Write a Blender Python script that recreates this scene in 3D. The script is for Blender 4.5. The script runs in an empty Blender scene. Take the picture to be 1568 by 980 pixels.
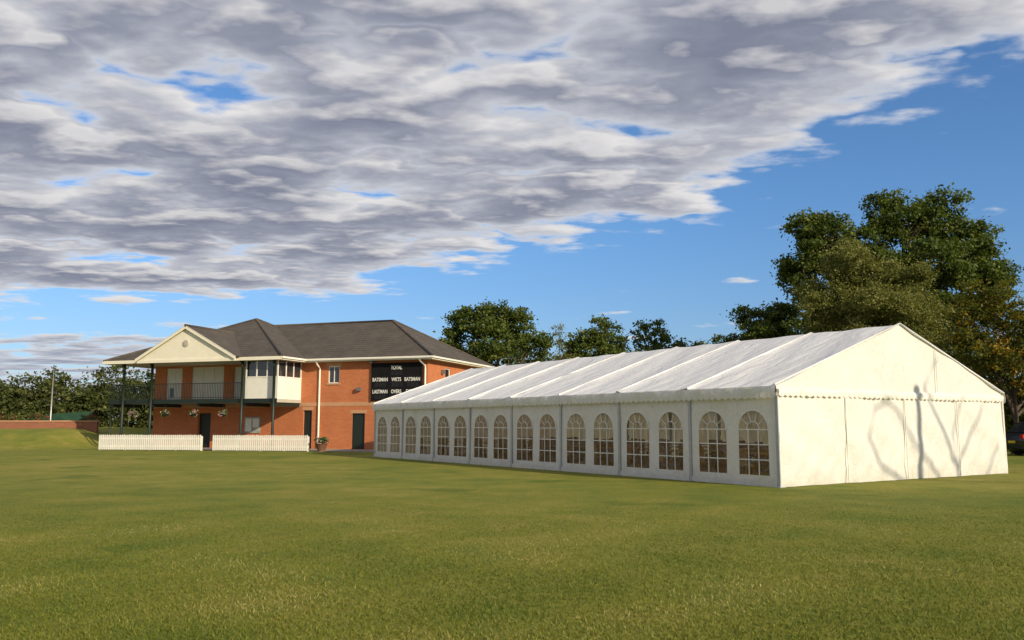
import bpy, bmesh, math, random
import numpy as np
from mathutils import Vector, Matrix
random.seed(3)
scene=bpy.context.scene
COL=scene.collection
rad=math.radians

# ---------------------------------------------------------------- helpers
def new_mat(name):
    m=bpy.data.materials.new(name); m.use_nodes=True
    nt=m.node_tree; nt.nodes.clear()
    out=nt.nodes.new('ShaderNodeOutputMaterial')
    return m,nt,out
class NB:
    def __init__(s,nt): s.nt=nt
    def n(s,t,**kw):
        nd=s.nt.nodes.new(t)
        for k,v in kw.items(): setattr(nd,k,v)
        return nd
    def l(s,a,b): s.nt.links.new(a,b)
    def setin(s,sock,v):
        if isinstance(v,bpy.types.NodeSocket): s.l(v,sock)
        elif v is not None: sock.default_value=v
    def math(s,op,a,b=None,c=None,clamp=False):
        nd=s.n('ShaderNodeMath',operation=op); nd.use_clamp=clamp
        s.setin(nd.inputs[0],a)
        if b is not None: s.setin(nd.inputs[1],b)
        if c is not None: s.setin(nd.inputs[2],c)
        return nd.outputs[0]
    def noise(s,vec,scale,detail=4,rough=.5,dist=0,dim='3D'):
        nd=s.n('ShaderNodeTexNoise'); nd.noise_dimensions=dim; s.setin(nd.inputs['Vector'],vec)
        nd.inputs['Scale'].default_value=scale; nd.inputs['Detail'].default_value=detail
        nd.inputs['Roughness'].default_value=rough; nd.inputs['Distortion'].default_value=dist
        return nd.outputs['Fac']
    def ramp(s,fac,stops):
        nd=s.n('ShaderNodeValToRGB'); s.l(fac,nd.inputs[0])
        e=nd.color_ramp.elements
        while len(e)<len(stops): e.new(0.5)
        for i,(p,c) in enumerate(stops):
            e[i].position=p; e[i].color=(c[0],c[1],c[2],1)
        return nd.outputs[0]
    def mix(s,f,a,b,bt='MIX'):
        nd=s.n('ShaderNodeMix'); nd.data_type='RGBA'; nd.blend_type=bt
        s.setin(nd.inputs[0],f)
        for i,v in ((6,a),(7,b)):
            if isinstance(v,bpy.types.NodeSocket): s.l(v,nd.inputs[i])
            else: nd.inputs[i].default_value=(v[0],v[1],v[2],1)
        return nd.outputs[2]
    def maprange(s,v,a,b,c=0,d=1,smooth=False):
        nd=s.n('ShaderNodeMapRange'); nd.clamp=True
        if smooth: nd.interpolation_type='SMOOTHSTEP'
        s.setin(nd.inputs[0],v)
        for i,x in enumerate((a,b,c,d)): nd.inputs[i+1].default_value=x
        return nd.outputs[0]
    def bump(s,h,strength,dist=.02):
        nd=s.n('ShaderNodeBump'); nd.inputs['Strength'].default_value=strength
        nd.inputs['Distance'].default_value=dist; s.l(h,nd.inputs['Height']); return nd.outputs[0]

def simple_mat(name,col,rough=.6,var=.12,scale=3,metal=0,bump=0,spec=.5):
    m,nt,out=new_mat(name); b=NB(nt)
    tc=b.n('ShaderNodeTexCoord').outputs['Object']
    f=b.noise(tc,scale,5,.6)
    lo=[max(0,c*(1-var)) for c in col]; hi=[min(1,c*(1+var)) for c in col]
    c=b.ramp(f,[(.3,lo),(.7,hi)])
    p=b.n('ShaderNodeBsdfPrincipled'); b.l(c,p.inputs['Base Color'])
    p.inputs['Roughness'].default_value=rough; p.inputs['Metallic'].default_value=metal
    p.inputs['Specular IOR Level'].default_value=spec
    if bump: b.l(b.bump(b.noise(tc,scale*8,3),bump),p.inputs['Normal'])
    b.l(p.outputs[0],out.inputs[0]); return m

def obj_from(name,verts,faces,mat=None,parent=None,smooth=False):
    me=bpy.data.meshes.new(name); me.from_pydata([tuple(v) for v in verts],[],faces); me.update()
    if smooth:
        me.polygons.foreach_set('use_smooth',[True]*len(me.polygons))
    o=bpy.data.objects.new(name,me); COL.objects.link(o)
    if mat: me.materials.append(mat)
    if parent: o.parent=parent
    return o
def empty(name,loc=(0,0,0),rz=0):
    o=bpy.data.objects.new(name,None); COL.objects.link(o)
    o.location=loc; o.rotation_euler=(0,0,rz); o.empty_display_size=.5
    return o
def boxes(name,lst,mat,parent=None):
    V=[];F=[]
    for (x0,x1,y0,y1,z0,z1) in lst:
        b=len(V)
        V+=[(x0,y0,z0),(x1,y0,z0),(x1,y1,z0),(x0,y1,z0),(x0,y0,z1),(x1,y0,z1),(x1,y1,z1),(x0,y1,z1)]
        F+=[(b,b+3,b+2,b+1),(b+4,b+5,b+6,b+7),(b,b+1,b+5,b+4),(b+1,b+2,b+6,b+5),(b+2,b+3,b+7,b+6),(b+3,b,b+4,b+7)]
    return obj_from(name,V,F,mat,parent)
def tubes(name,paths,mat,parent=None,seg=8,smooth=True):
    V=[];F=[]
    for pts,rs in paths:
        pts=[Vector(p) for p in pts]; base=len(V)
        for i,p in enumerate(pts):
            d=(pts[min(i+1,len(pts)-1)]-pts[max(i-1,0)]).normalized()
            a=d.cross(Vector((0,0,1)));
            if a.length<.1: a=d.cross(Vector((1,0,0)))
            a.normalize(); c=d.cross(a)
            for k in range(seg):
                t=2*math.pi*k/seg
                V.append(p+(a*math.cos(t)+c*math.sin(t))*rs[i])
        for i in range(len(pts)-1):
            for k in range(seg):
                k2=(k+1)%seg
                F.append((base+i*seg+k,base+i*seg+k2,base+(i+1)*seg+k2,base+(i+1)*seg+k))
        F.append(tuple(base+k for k in range(seg)))
        F.append(tuple(base+(len(pts)-1)*seg+k for k in reversed(range(seg))))
    return obj_from(name,V,F,mat,parent,smooth)
def tube(p0,p1,r0,r1=None): return ([p0,p1],[r0,r0 if r1 is None else r1])

def quads_np(name,V,shade,mat,parent=None):
    n=len(V)//4
    me=bpy.data.meshes.new(name)
    me.vertices.add(len(V)); me.vertices.foreach_set('co',V.astype(np.float32).ravel())
    me.loops.add(n*4); me.loops.foreach_set('vertex_index',np.arange(n*4,dtype=np.int32))
    me.polygons.add(n); me.polygons.foreach_set('loop_start',np.arange(0,n*4,4,dtype=np.int32))
    me.polygons.foreach_set('loop_total',np.full(n,4,dtype=np.int32))
    me.update(calc_edges=True)
    at=me.attributes.new('shade','FLOAT','POINT'); at.data.foreach_set('value',np.repeat(shade,4).astype(np.float32))
    me.materials.append(mat)
    o=bpy.data.objects.new(name,me); COL.objects.link(o)
    if parent: o.parent=parent
    return o
def foliage(name,blobs,leaf,dens,per,clr,mat,parent=None,seed=0,shell=.55,up=.0):
    rs=np.random.RandomState(seed)
    C=[];SH=[]
    for (x,y,z,rx,ry,rz) in blobs:
        area=(rx*ry+ry*rz+rx*rz)
        nc=max(4,int(dens*area))
        d=rs.normal(size=(nc,3)); d/=np.linalg.norm(d,axis=1)[:,None]
        r=shell+(1.08-shell)*rs.rand(nc)**.7
        c=np.array([x,y,z])+d*np.array([rx,ry,rz])*r[:,None]
        cs=rs.rand(nc)
        k=rs.randint(int(per*.5),int(per*1.5)+1,nc)
        rr=clr*(.6+.8*rs.rand(nc))
        idx=np.repeat(np.arange(nc),k)
        p=c[idx]+rs.normal(size=(len(idx),3))*rr[idx][:,None]*np.array([1,1,.55])*.6
        C.append(p); SH.append(cs[idx]*.6+rs.rand(len(idx))*.4)
    C=np.concatenate(C);SH=np.concatenate(SH);n=len(C)
    nrm=rs.normal(size=(n,3)); nrm[:,2]=np.abs(nrm[:,2])+.2; nrm/=np.linalg.norm(nrm,axis=1)[:,None]
    a=np.cross(nrm,rs.normal(size=(n,3))); a/=np.linalg.norm(a,axis=1)[:,None]
    b=np.cross(nrm,a); s=(leaf*(.55+.8*rs.rand(n)))[:,None]
    V=np.empty((n,4,3)); V[:,0]=C+a*s*.5; V[:,1]=C+b*s*.33+nrm*s*.06; V[:,2]=C-a*s*.5; V[:,3]=C-b*s*.33
    return quads_np(name,V.reshape(-1,3),SH,mat,parent)

def leaf_mat(name,cols,trans=.3):
    m,nt,out=new_mat(name); b=NB(nt)
    at=b.n('ShaderNodeAttribute',attribute_name='shade').outputs['Fac']
    c=b.ramp(at,cols)
    d=b.n('ShaderNodeBsdfPrincipled'); b.l(c,d.inputs['Base Color']); d.inputs['Roughness'].default_value=.6
    d.inputs['Specular IOR Level'].default_value=.25
    t=b.n('ShaderNodeBsdfTranslucent'); b.l(b.mix(1,c,(1.2,1.3,.5),'MULTIPLY'),t.inputs[0])
    mx=b.n('ShaderNodeMixShader'); mx.inputs[0].default_value=trans
    b.l(d.outputs[0],mx.inputs[1]); b.l(t.outputs[0],mx.inputs[2]); b.l(mx.outputs[0],out.inputs[0])
    return m

# ---------------------------------------------------------------- camera
cam=bpy.data.cameras.new('camera'); co=bpy.data.objects.new('camera',cam); COL.objects.link(co)
co.location=(0,0,1.56); co.rotation_euler=(rad(90)+.1218,0,0)
cam.sensor_width=36; cam.lens=29.85; cam.clip_end=6000
scene.camera=co
scene.view_settings.view_transform='Standard'; scene.view_settings.look='None'; scene.view_settings.exposure=0

# ---------------------------------------------------------------- sun + sky
S=Vector((.69,-.72,0)).normalized(); EL=rad(22)
S=Vector((S.x*math.cos(EL),S.y*math.cos(EL),math.sin(EL)))
sl=bpy.data.lights.new('sun','SUN'); sl.energy=5.0; sl.angle=rad(.5); sl.color=(1,.85,.60)
so=bpy.data.objects.new('sun',sl); COL.objects.link(so); so.rotation_euler=(-S).to_track_quat('-Z','Y').to_euler()
so.location=(40,-40,40)

w=bpy.data.worlds.new('World'); scene.world=w; w.use_nodes=True
nt=w.node_tree; nt.nodes.clear(); b=NB(nt)
wo=b.n('ShaderNodeOutputWorld')
sky=b.n('ShaderNodeTexSky'); sky.sky_type='NISHITA'; sky.sun_disc=False
sky.sun_elevation=EL; sky.sun_rotation=math.atan2(S.x,S.y)
sky.air_density=1.0; sky.dust_density=.4; sky.ozone_density=2.5
tc=b.n('ShaderNodeTexCoord').outputs['Generated']
sp=b.n('ShaderNodeSeparateXYZ'); b.l(tc,sp.inputs[0])
zz=b.math('MAXIMUM',sp.outputs[2],0.0); zp=b.math('ADD',zz,.05)
qx=b.math('DIVIDE',sp.outputs[0],zp); qy=b.math('DIVIDE',sp.outputs[1],zp)
cx=b.n('ShaderNodeCombineXYZ'); b.l(qx,cx.inputs[0]); b.l(qy,cx.inputs[1]); Q=cx.outputs[0]
mpn=b.n('ShaderNodeMapping'); b.l(Q,mpn.inputs[0]); mpn.inputs['Rotation'].default_value=(0,0,rad(15)); mpn.inputs['Scale'].default_value=(.82,1.15,1); mpn.inputs['Location'].default_value=(7.3,2.7,0)
QR=mpn.outputs[0]
wa=b.noise(QR,3.1,3,.55,0,'2D')
wof=b.n('ShaderNodeCombineXYZ'); b.l(b.math('MULTIPLY',wa,.6),wof.inputs[0]); b.l(b.math('MULTIPLY',wa,-.45),wof.inputs[1])
wq=b.n('ShaderNodeVectorMath',operation='ADD'); b.l(QR,wq.inputs[0]); b.l(wof.outputs[0],wq.inputs[1])
def dens(vecw,vec,det):
    vo=b.n('ShaderNodeTexVoronoi',feature='F1'); vo.voronoi_dimensions='2D'; b.l(vecw,vo.inputs['Vector']); vo.inputs['Scale'].default_value=3.2
    d=vo.outputs['Distance']; puff=b.math('SUBTRACT',.30,b.math('MULTIPLY',d,d))
    f=b.noise(vec,1.7,det,.57,0,'2D')
    return b.math('ADD',b.math('MULTIPLY',puff,.34),b.math('SUBTRACT',f,.5))
n1=dens(wq.outputs[0],QR,7)
def addv(v):
    off=b.n('ShaderNodeVectorMath',operation='ADD'); b.l(v,off.inputs[0]); off.inputs[1].default_value=(.065,-.085,0); return off.outputs[0]
n2=dens(addv(wq.outputs[0]),addv(QR),5)
d1=b.math('MULTIPLY',b.math('SUBTRACT',b.math('SUBTRACT',1.80,b.math('MULTIPLY',qy,.32)),qx),.95)
d2=b.math('MULTIPLY',b.math('SUBTRACT',3.9,b.math('ADD',qx,qy)),.707)
d3=b.math('SUBTRACT',4.9,qy)
m=b.math('SMOOTH_MIN',b.math('SMOOTH_MIN',d1,d2,.3),d3,.3)
mc=b.math('MINIMUM',b.math('MAXIMUM',m,-1.5),.50)
lowm=b.math('MULTIPLY',b.maprange(qx,-1.6,-3.4),b.maprange(qy,5.4,6.6))
cov=b.math('ADD',b.math('MULTIPLY',mc,.9),b.math('MULTIPLY',n1,1.7))
covs=b.math('MAXIMUM',cov,b.math('ADD',b.math('MULTIPLY',lowm,.66),b.math('SUBTRACT',b.math('MULTIPLY',n1,2.0),.42)))
alpha=b.maprange(covs,-.05,.26,0,1,True)
thick=b.maprange(covs,.05,.82,0,1,False)
lit=b.maprange(b.math('SUBTRACT',n1,n2),.0,.18,0,1,False)
base=b.ramp(thick,[(0,(.78,.79,.82)),(.3,(.50,.52,.58)),(.65,(.30,.32,.40)),(1,(.215,.235,.315))])
lt=b.mix(b.math('MULTIPLY',lit,b.maprange(thick,.2,1,.9,.65)),base,(.82,.80,.79))
hz=b.maprange(zz,.0,.15,.5,0)
ccol=b.mix(hz,lt,(.45,.52,.64))
bgs=b.n('ShaderNodeBackground'); bgs.inputs[1].default_value=.12
tint=b.mix(b.maprange(zz,0,.28,0,1,True),(.62,.72,.95),(.66,.93,1.2))
skc=b.mix(1,sky.outputs[0],tint,'MULTIPLY')
b.l(skc,bgs.inputs[0])
bgc=b.n('ShaderNodeBackground'); bgc.inputs[1].default_value=1; b.l(ccol,bgc.inputs[0])
mx=b.n('ShaderNodeMixShader'); b.l(b.math('MULTIPLY',alpha,b.maprange(sp.outputs[2],.0,.03)),mx.inputs[0])
b.l(bgs.outputs[0],mx.inputs[1]); b.l(bgc.outputs[0],mx.inputs[2]); b.l(mx.outputs[0],wo.inputs[0])

# ---------------------------------------------------------------- materials
def grass_mat():
    m,nt,out=new_mat('grass_lawn'); b=NB(nt)
    tc=b.n('ShaderNodeTexCoord').outputs['Object']
    n_big=b.noise(tc,.10,4,.6,.5); n_mid=b.noise(tc,.8,6,.7,.3); n_f=b.noise(tc,9,4,.7); n_vf=b.noise(tc,60,3,.75)
    c=b.ramp(b.math('ADD',b.math('MULTIPLY',n_big,.5),b.math('MULTIPLY',n_mid,.5)),
        [(.39,(.095,.15,.014)),(.46,(.165,.20,.02)),(.53,(.245,.235,.032)),(.62,(.36,.30,.075))])
    c=b.mix(b.maprange(n_f,.35,.65,0,.55),c,(.12,.155,.016))
    c=b.mix(b.maprange(n_vf,.48,.72,0,.5),c,(.44,.37,.15))
    c=b.mix(b.maprange(n_vf,.5,.28,0,.7),c,(.045,.075,.008))
    sp1=b.maprange(b.noise(tc,.33,3,.5),.62,.69,0,.6); c=b.mix(sp1,c,(.06,.12,.012))
    p=b.n('ShaderNodeBsdfPrincipled'); b.l(c,p.inputs['Base Color']); p.inputs['Roughness'].default_value=.85
    p.inputs['Specular IOR Level'].default_value=.15
    h=b.math('ADD',b.math('MULTIPLY',n_vf,1.0),b.math('MULTIPLY',n_f,1.8))
    b.l(b.bump(h,.6,.035),p.inputs['Normal']); b.l(p.outputs[0],out.inputs[0]); return m
M_grass=grass_mat()
M_blade=leaf_mat('grass_blades',[(0,(.06,.10,.012)),(.45,(.145,.175,.022)),(.8,(.26,.24,.05)),(1,(.46,.39,.19))],.3)
def brick_mat(name,c1,c2,mort):
    m,nt,out=new_mat(name); b=NB(nt)
    tc=b.n('ShaderNodeTexCoord').outputs['Object']; s=b.n('ShaderNodeSeparateXYZ'); b.l(tc,s.inputs[0])
    cb=b.n('ShaderNodeCombineXYZ'); b.l(b.math('ADD',s.outputs[0],s.outputs[1]),cb.inputs[0]); b.l(s.outputs[2],cb.inputs[1])
    br=b.n('ShaderNodeTexBrick'); b.l(cb.outputs[0],br.inputs['Vector']); br.inputs['Scale'].default_value=1
    br.inputs['Color1'].default_value=(*c1,1); br.inputs['Color2'].default_value=(*c2,1); br.inputs['Mortar'].default_value=(*mort,1)
    br.inputs['Brick Width'].default_value=.225; br.inputs['Row Height'].default_value=.075; br.inputs['Mortar Size'].default_value=.008
    n=b.noise(tc,.8,5,.6); c=b.mix(b.maprange(n,.35,.7,0,.3),br.outputs[0],[x*.55 for x in c1])
    p=b.n('ShaderNodeBsdfPrincipled'); b.l(c,p.inputs['Base Color']); p.inputs['Roughness'].default_value=.9
    b.l(b.bump(br.outputs['Fac'],-.3,.01),p.inputs['Normal']); b.l(p.outputs[0],out.inputs[0]); return m
M_brick=brick_mat('orange_brick',(.58,.165,.05),(.46,.12,.038),(.47,.27,.16))
M_band=brick_mat('buff_brick',(.58,.30,.17),(.52,.26,.14),(.5,.35,.22))
def tile_mat():
    m,nt,out=new_mat('roof_tiles'); b=NB(nt)
    tc=b.n('ShaderNodeTexCoord').outputs['Object']; s=b.n('ShaderNodeSeparateXYZ'); b.l(tc,s.inputs[0])
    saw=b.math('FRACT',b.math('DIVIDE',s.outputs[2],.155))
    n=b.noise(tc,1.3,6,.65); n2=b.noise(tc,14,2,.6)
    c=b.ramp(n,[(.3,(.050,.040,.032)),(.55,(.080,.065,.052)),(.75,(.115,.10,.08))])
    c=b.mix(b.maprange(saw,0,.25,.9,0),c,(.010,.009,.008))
    c=b.mix(b.maprange(n2,.4,.7,0,.4),c,(.12,.10,.08))
    p=b.n('ShaderNodeBsdfPrincipled'); b.l(c,p.inputs['Base Color']); p.inputs['Roughness'].default_value=.8
    b.l(b.bump(b.math('ADD',b.math('MULTIPLY',saw,-1),b.math('MULTIPLY',n2,.3)),.5,.03),p.inputs['Normal'])
    b.l(p.outputs[0],out.inputs[0]); return m
M_tile=tile_mat()
M_white=simple_mat('white_paint',(.78,.77,.72),.5,.06,2)
M_cream=simple_mat('cream_paint',(.82,.78,.66),.6,.05,1.5)
M_dark=simple_mat('dark_green_paint',(.010,.020,.016),.5,.2,4)
M_black=simple_mat('black_board',(.008,.008,.010),.8,.3,3,spec=.2)
M_grey=simple_mat('galvanised_steel',(.25,.26,.27),.45,.15,6,.6)
M_alu=simple_mat('aluminium_grey',(.42,.43,.45),.4,.12,5,.4)
M_pave=simple_mat('concrete_paving',(.28,.26,.23),.9,.2,1.5,bump=.3)
M_wood=simple_mat('bark',(.075,.055,.038),.9,.4,5,bump=.6)
M_sign=simple_mat('sign_face',(.35,.38,.36),.5,.3,9)
M_glass=simple_mat('window_glass',(.025,.03,.035),.06,.3,1,spec=1)
M_soffit=simple_mat('soffit_board',(.45,.42,.36),.7,.08,2)
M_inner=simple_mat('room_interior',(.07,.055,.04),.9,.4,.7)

def pvc_mat(name,tr,tint=(.80,.80,.79),wr=1.0,stretch=(1,1,.35),bs=.6):
    m,nt,out=new_mat(name); b=NB(nt)
    tc=b.n('ShaderNodeTexCoord').outputs['Object']
    mp=b.n('ShaderNodeMapping'); b.l(tc,mp.inputs[0]); mp.inputs['Scale'].default_value=stretch
    n=b.noise(mp.outputs[0],1.6,4,.5,.8); n2=b.noise(tc,6,4,.6,.6)
    st=b.noise(tc,.9,5,.65)
    c=b.mix(b.maprange(st,.35,.75,0,.35),tint,[x*.88 for x in tint])
    s=b.n('ShaderNodeSeparateXYZ'); b.l(tc,s.inputs[0])
    c=b.mix(b.math('MULTIPLY',b.maprange(s.outputs[2],.5,.0,0,1),b.maprange(n2,.3,.7,.1,.5)),c,(.50,.48,.38))
    p=b.n('ShaderNodeBsdfPrincipled'); b.l(c,p.inputs['Base Color']); p.inputs['Roughness'].default_value=.42
    p.inputs['Specular IOR Level'].default_value=.35
    t=b.n('ShaderNodeBsdfTranslucent'); b.l(b.mix(1,c,(1,.93,.78),'MULTIPLY'),t.inputs[0])
    bn=b.bump(b.math('ADD',b.math('MULTIPLY',n,1.2*wr),b.math('MULTIPLY',n2,.22*wr)),bs,.12)
    b.l(bn,p.inputs['Normal']); b.l(bn,t.inputs['Normal'])
    mx=b.n('ShaderNodeMixShader'); mx.inputs[0].default_value=tr
    b.l(p.outputs[0],mx.inputs[1]); b.l(t.outputs[0],mx.inputs[2]); b.l(mx.outputs[0],out.inputs[0]); return m
M_pvc=pvc_mat('white_pvc',.2,(.84,.83,.80),1.2,(1,1,.35),.75)
M_pvcroof=pvc_mat('white_pvc_roof',.12,(.84,.85,.87),1.0,(.5,1.6,1),.4)
def film_mat():
    m,nt,out=new_mat('clear_film'); b=NB(nt)
    tc=b.n('ShaderNodeTexCoord').outputs['Object']; n=b.noise(tc,3,4,.6,1)
    t=b.n('ShaderNodeBsdfTransparent'); t.inputs[0].default_value=(.84,.80,.68,1)
    g=b.n('ShaderNodeBsdfGlossy'); g.inputs['Roughness'].default_value=.12; b.l(b.bump(n,.6,.05),g.inputs['Normal'])
    mx=b.n('ShaderNodeMixShader'); b.l(b.maprange(n,.35,.7,.03,.12),mx.inputs[0])
    b.l(t.outputs[0],mx.inputs[1]); b.l(g.outputs[0],mx.inputs[2]); b.l(mx.outputs[0],out.inputs[0]); return m
M_film=film_mat()
M_mat=simple_mat('coir_matting',(.36,.23,.09),.95,.25,2)

# ---------------------------------------------------------------- ground
gv=[(-2500,-600,0),(2500,-600,0),(2500,3500,0),(-2500,3500,0)]
obj_from('ground',gv,[(0,1,2,3)],M_grass)
rs=np.random.RandomState(5)
N=300000
Y=4.8+ (rs.rand(N)**1.6)*16
X=(rs.rand(N)*2-1)*(Y*.66+.6)
fade=np.clip((21-Y)/12,0.25,1)
hh=(.010+.018*rs.rand(N))*fade; ang=rs.rand(N)*2*np.pi; wd=.003+.0025*rs.rand(N)+Y*.0001
dx=np.cos(ang)*wd; dy=np.sin(ang)*wd
lx=rs.normal(size=N)*.016; ly=rs.normal(size=N)*.016
V=np.zeros((N,4,3))
V[:,0]=np.stack([X-dx,Y-dy,np.zeros(N)-.002],1); V[:,1]=np.stack([X+dx,Y+dy,np.zeros(N)-.002],1)
V[:,2]=np.stack([X+lx+dx*.3,Y+ly+dy*.3,hh],1); V[:,3]=np.stack([X+lx-dx*.3,Y+ly-dy*.3,hh],1)
pt=.5+.22*np.sin(X*1.7+np.sin(Y*1.3)*2)+.22*np.sin(Y*1.1+np.cos(X*.9)*2.2)
quads_np('grass',V.reshape(-1,3),np.clip(pt*.5+rs.rand(N)*.62-.05,0,1),M_blade)

# ---------------------------------------------------------------- marquee
AZ=.5836; W=10.85; L=24.0; E=2.54; R=4.40
MQ=empty('marquee_tent',(6.6141,21.3029,0),AZ)
bay=3.0
def side_wall(x,name_prefix,windows=True):
    V=[];F=[];FV=[];FF=[];MB=[]
    def q(a,b_,c,d): 
        i=len(V); V.extend([a,b_,c,d]); F.append((i,i+1,i+2,i+3))
    z1=E-.05; zs=.27; zp=1.42; r=.49
    def P(y,z):
        t=(y%bay)/bay
        return (x+.03*math.sin(math.pi*t)*math.sin(math.pi*min(1,z/2.4))+.008*math.sin(y*5.3+z*2),y,z)
    for j in range(8):
        y0=j*bay+.05; y1=(j+1)*bay-.05
        if not windows:
            n=8
            for k in range(n):
                a=y0+(y1-y0)*k/n; c=y0+(y1-y0)*(k+1)/n
                q(P(a,0.02),P(c,0.02),P(c,z1),P(a,z1))
            continue
        cs=[j*bay+.80,j*bay+2.20]
        xs=[y0,cs[0]-r,cs[0]+r,cs[1]-r,cs[1]+r,y1]
        for a,c in ((xs[0],xs[1]),(xs[2],xs[3]),(xs[4],xs[5])):
            for (za,zb) in ((.02,zs),(zs,zp),(zp,1.95),(1.95,z1)): q(P(a,za),P(c,za),P(c,zb),P(a,zb))
        for c in cs:
            n=14
            arch=[(c-r*math.cos(math.pi*i/n),zp+r*math.sin(math.pi*i/n)) for i in range(n+1)]
            for i in range(n):
                a,d=arch[i],arch[i+1]
                q(P(*a),P(*d),P(d[0],z1),P(a[0],z1))
            q(P(c-r,.02),P(c+r,.02),P(c+r,zs),P(c-r,zs))
            b0=len(FV)
            for a in [(c-r,zs)]+arch+[(c+r,zs)]:
                p=P(*a); FV.append((p[0]+.012,p[1],p[2]))
            FF.append(tuple(range(b0,len(FV))))
            xx=P(c,1.2)[0]-.012; t=.013
            for f in (-1/3,1/3):
                yy=c+f*r; ztop=zp+.02
                MB.append((xx-.006,xx+.006,yy-t,yy+t,zs,ztop))
            for k in range(1,4): 
                z=zs+(zp-zs)*k/3.0
                MB.append((xx-.007,xx+.005,c-r,c+r,z-t,z+t))
    o=obj_from(name_prefix+'_panels',V,F,M_pvc,MQ)
    if windows:
        obj_from('window_film',FV,FF,M_film,MQ)
        boxes('window_bars',MB,M_white,MQ)
        paths=[]
        for j in range(8):
            for c in (j*bay+.80,j*bay+2.20):
                xx=P(c,1.4)[0]-.012
                paths.append(([(xx,c-r*math.cos(math.pi*i/12),zp+r*math.sin(math.pi*i/12)) for i in range(13)],[.016]*13))
                paths.append(([(xx,c-r*.42*math.cos(math.pi*i/8),zp+r*.42*math.sin(math.pi*i/8)) for i in range(9)],[.012]*9))
                for a in (36,72,108,144):
                    ca,sa=math.cos(rad(a)),math.sin(rad(a))
                    paths.append(tube((xx,c+r*.42*ca,zp+r*.42*sa),(xx,c+r*ca,zp+r*sa),.011))
        tubes('window_fan_bars',paths,M_white,MQ,5)
side_wall(0,'left_wall')
side_wall(W,'right_wall',False)
def gable(y,name,flip):
    V=[];F=[]
    nx,nz=120,44
    for i in range(nx+1):
        xx=W*i/nx
        top=E+(R-E)*(1-abs(xx-W/2)/(W/2))
        for k in range(nz+1):
            zz=.01+(top-.01)*k/nz
            ph=(xx/(W/4))%1
            low=min(1,max(0,(2.5-zz)/.3))
            fold=.03*math.sin(xx*4.1+math.sin(zz*1.1)*1.2)*math.exp(-zz*.7)+.022*math.sin(xx*1.9+zz*1.3)+.035*math.sin(math.pi*ph)*math.sin(math.pi*min(1,zz/2.4))
            fold+=.020*math.sin((ph-.5)*9+zz*5)*max(0,1-abs(zz-1.2)/1.3)+.016*math.sin((xx*1.2-zz)*7)*math.exp(-abs(zz-.4)*2)
            # sharp drop folds hanging from the panel joints
            fold+=low*.030*math.exp(-((ph-.06-.05*(2.4-zz))/.03)**2)-low*.022*math.exp(-((ph-.93+.04*(2.4-zz))/.03)**2)
            V.append((xx,y-fold*flip,zz))
    for i in range(nx):
        for k in range(nz):
            a=i*(nz+1)+k; F.append((a,a+nz+1,a+nz+2,a+1))
    obj_from(name,V,F,M_pvc,MQ,True)
gable(0.0,'front_gable',1); gable(L,'rear_gable',-1)
M_seam=simple_mat('pvc_seam',(.74,.73,.68),.5,.08,5)
sx=[W*.25,W*.5,W*.75]
boxes('gable_seams',[(x-.012,x+.012,-.052,-.035,.03,2.24) for x in sx]+[(W*.66-.012,W*.66+.012,-.045,-.030,2.5,3.75)],M_seam,MQ)
def roof_side(sign):
    V=[];F=[]; ny,nx=240,30
    x0=-.10 if sign>0 else W+.10
    rr=random.Random(5); ph=[rr.uniform(0,6.28) for _ in range(20)]; am=[rr.uniform(.5,1.5) for _ in range(20)]
    for i in range(ny+1):
        y=-.06+(L+.12)*i/ny
        t=((y)%bay)/bay; jb=min(7,int(max(0,y)/bay))
        for k in range(nx+1):
            s=k/nx
            x=x0+(W/2-x0)*s
            z=E-.035+(R+.0-E+.035)*s
            sag=-.085*am[jb]**.5*math.sin(math.pi*t)**.8*math.sin(math.pi*min(1,.12+s*.9))
            d=min(t,1-t)
            wr=.016*math.sin(y*9+s*3+ph[jb])*math.exp(-s*4)+.010*am[jb]*math.sin(y*4.3-s*9+ph[jb+5])+.006*math.sin(s*22+y*2+ph[jb])
            wr+=.022*am[jb+3]*math.sin(s*26+ (t-.5)*7*(1 if t>.5 else -1)+ph[jb])*math.exp(-d*9)*math.exp(-s*2)
            edge=.032*math.exp(-((t if t<.5 else t-1)*bay/.07)**2)
            V.append((x,y,z+sag+wr+edge))
    for i in range(ny):
        for k in range(nx):
            a=i*(nx+1)+k; F.append((a,a+1,a+nx+2,a+nx+1) if sign<0 else (a,a+nx+1,a+nx+2,a+1))
    obj_from('roof_left' if sign>0 else 'roof_right',V,F,M_pvcroof,MQ,True)
roof_side(1); roof_side(-1)
paths=[]
for j in range(0,9):
    y=j*bay+(0 if 0<j<8 else (-.03 if j==0 else .03))
    for xs_ in (-.10,W+.10):
        paths.append(([(xs_,y,E-.0),(W/2,y,R+.03)],[.026,.026]))
tubes('roof_keder_rails',paths,M_pvcroof,MQ,6)
def scallop(pts_fn,length,ztop_fn,drop,name):
    V=[];F=[]; step=.025; n=int(length/step)
    for i in range(n+1):
        s=length*i/n
        ph=(s/.22)%1
        zb=-drop-.055*math.sin(math.pi*ph)**.6
        bl=.03*math.sin(s*2.1)*math.sin(s*5.3)+.014*math.sin(s*11)
        p=pts_fn(s)
        z=ztop_fn(s)
        V.append((p[0],p[1],z)); V.append((p[0]+p[2]*(.04+bl),p[1]+p[3]*(.04+bl),z-drop*.5)); V.append((p[0]+p[2]*(.012+bl),p[1]+p[3]*(.012+bl),z+zb))
    for i in range(n):
        a=i*3
        F.append((a,a+3,a+4,a+1)); F.append((a+1,a+4,a+5,a+2))
    return obj_from(name,V,F,M_pvc,MQ,True)
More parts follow.
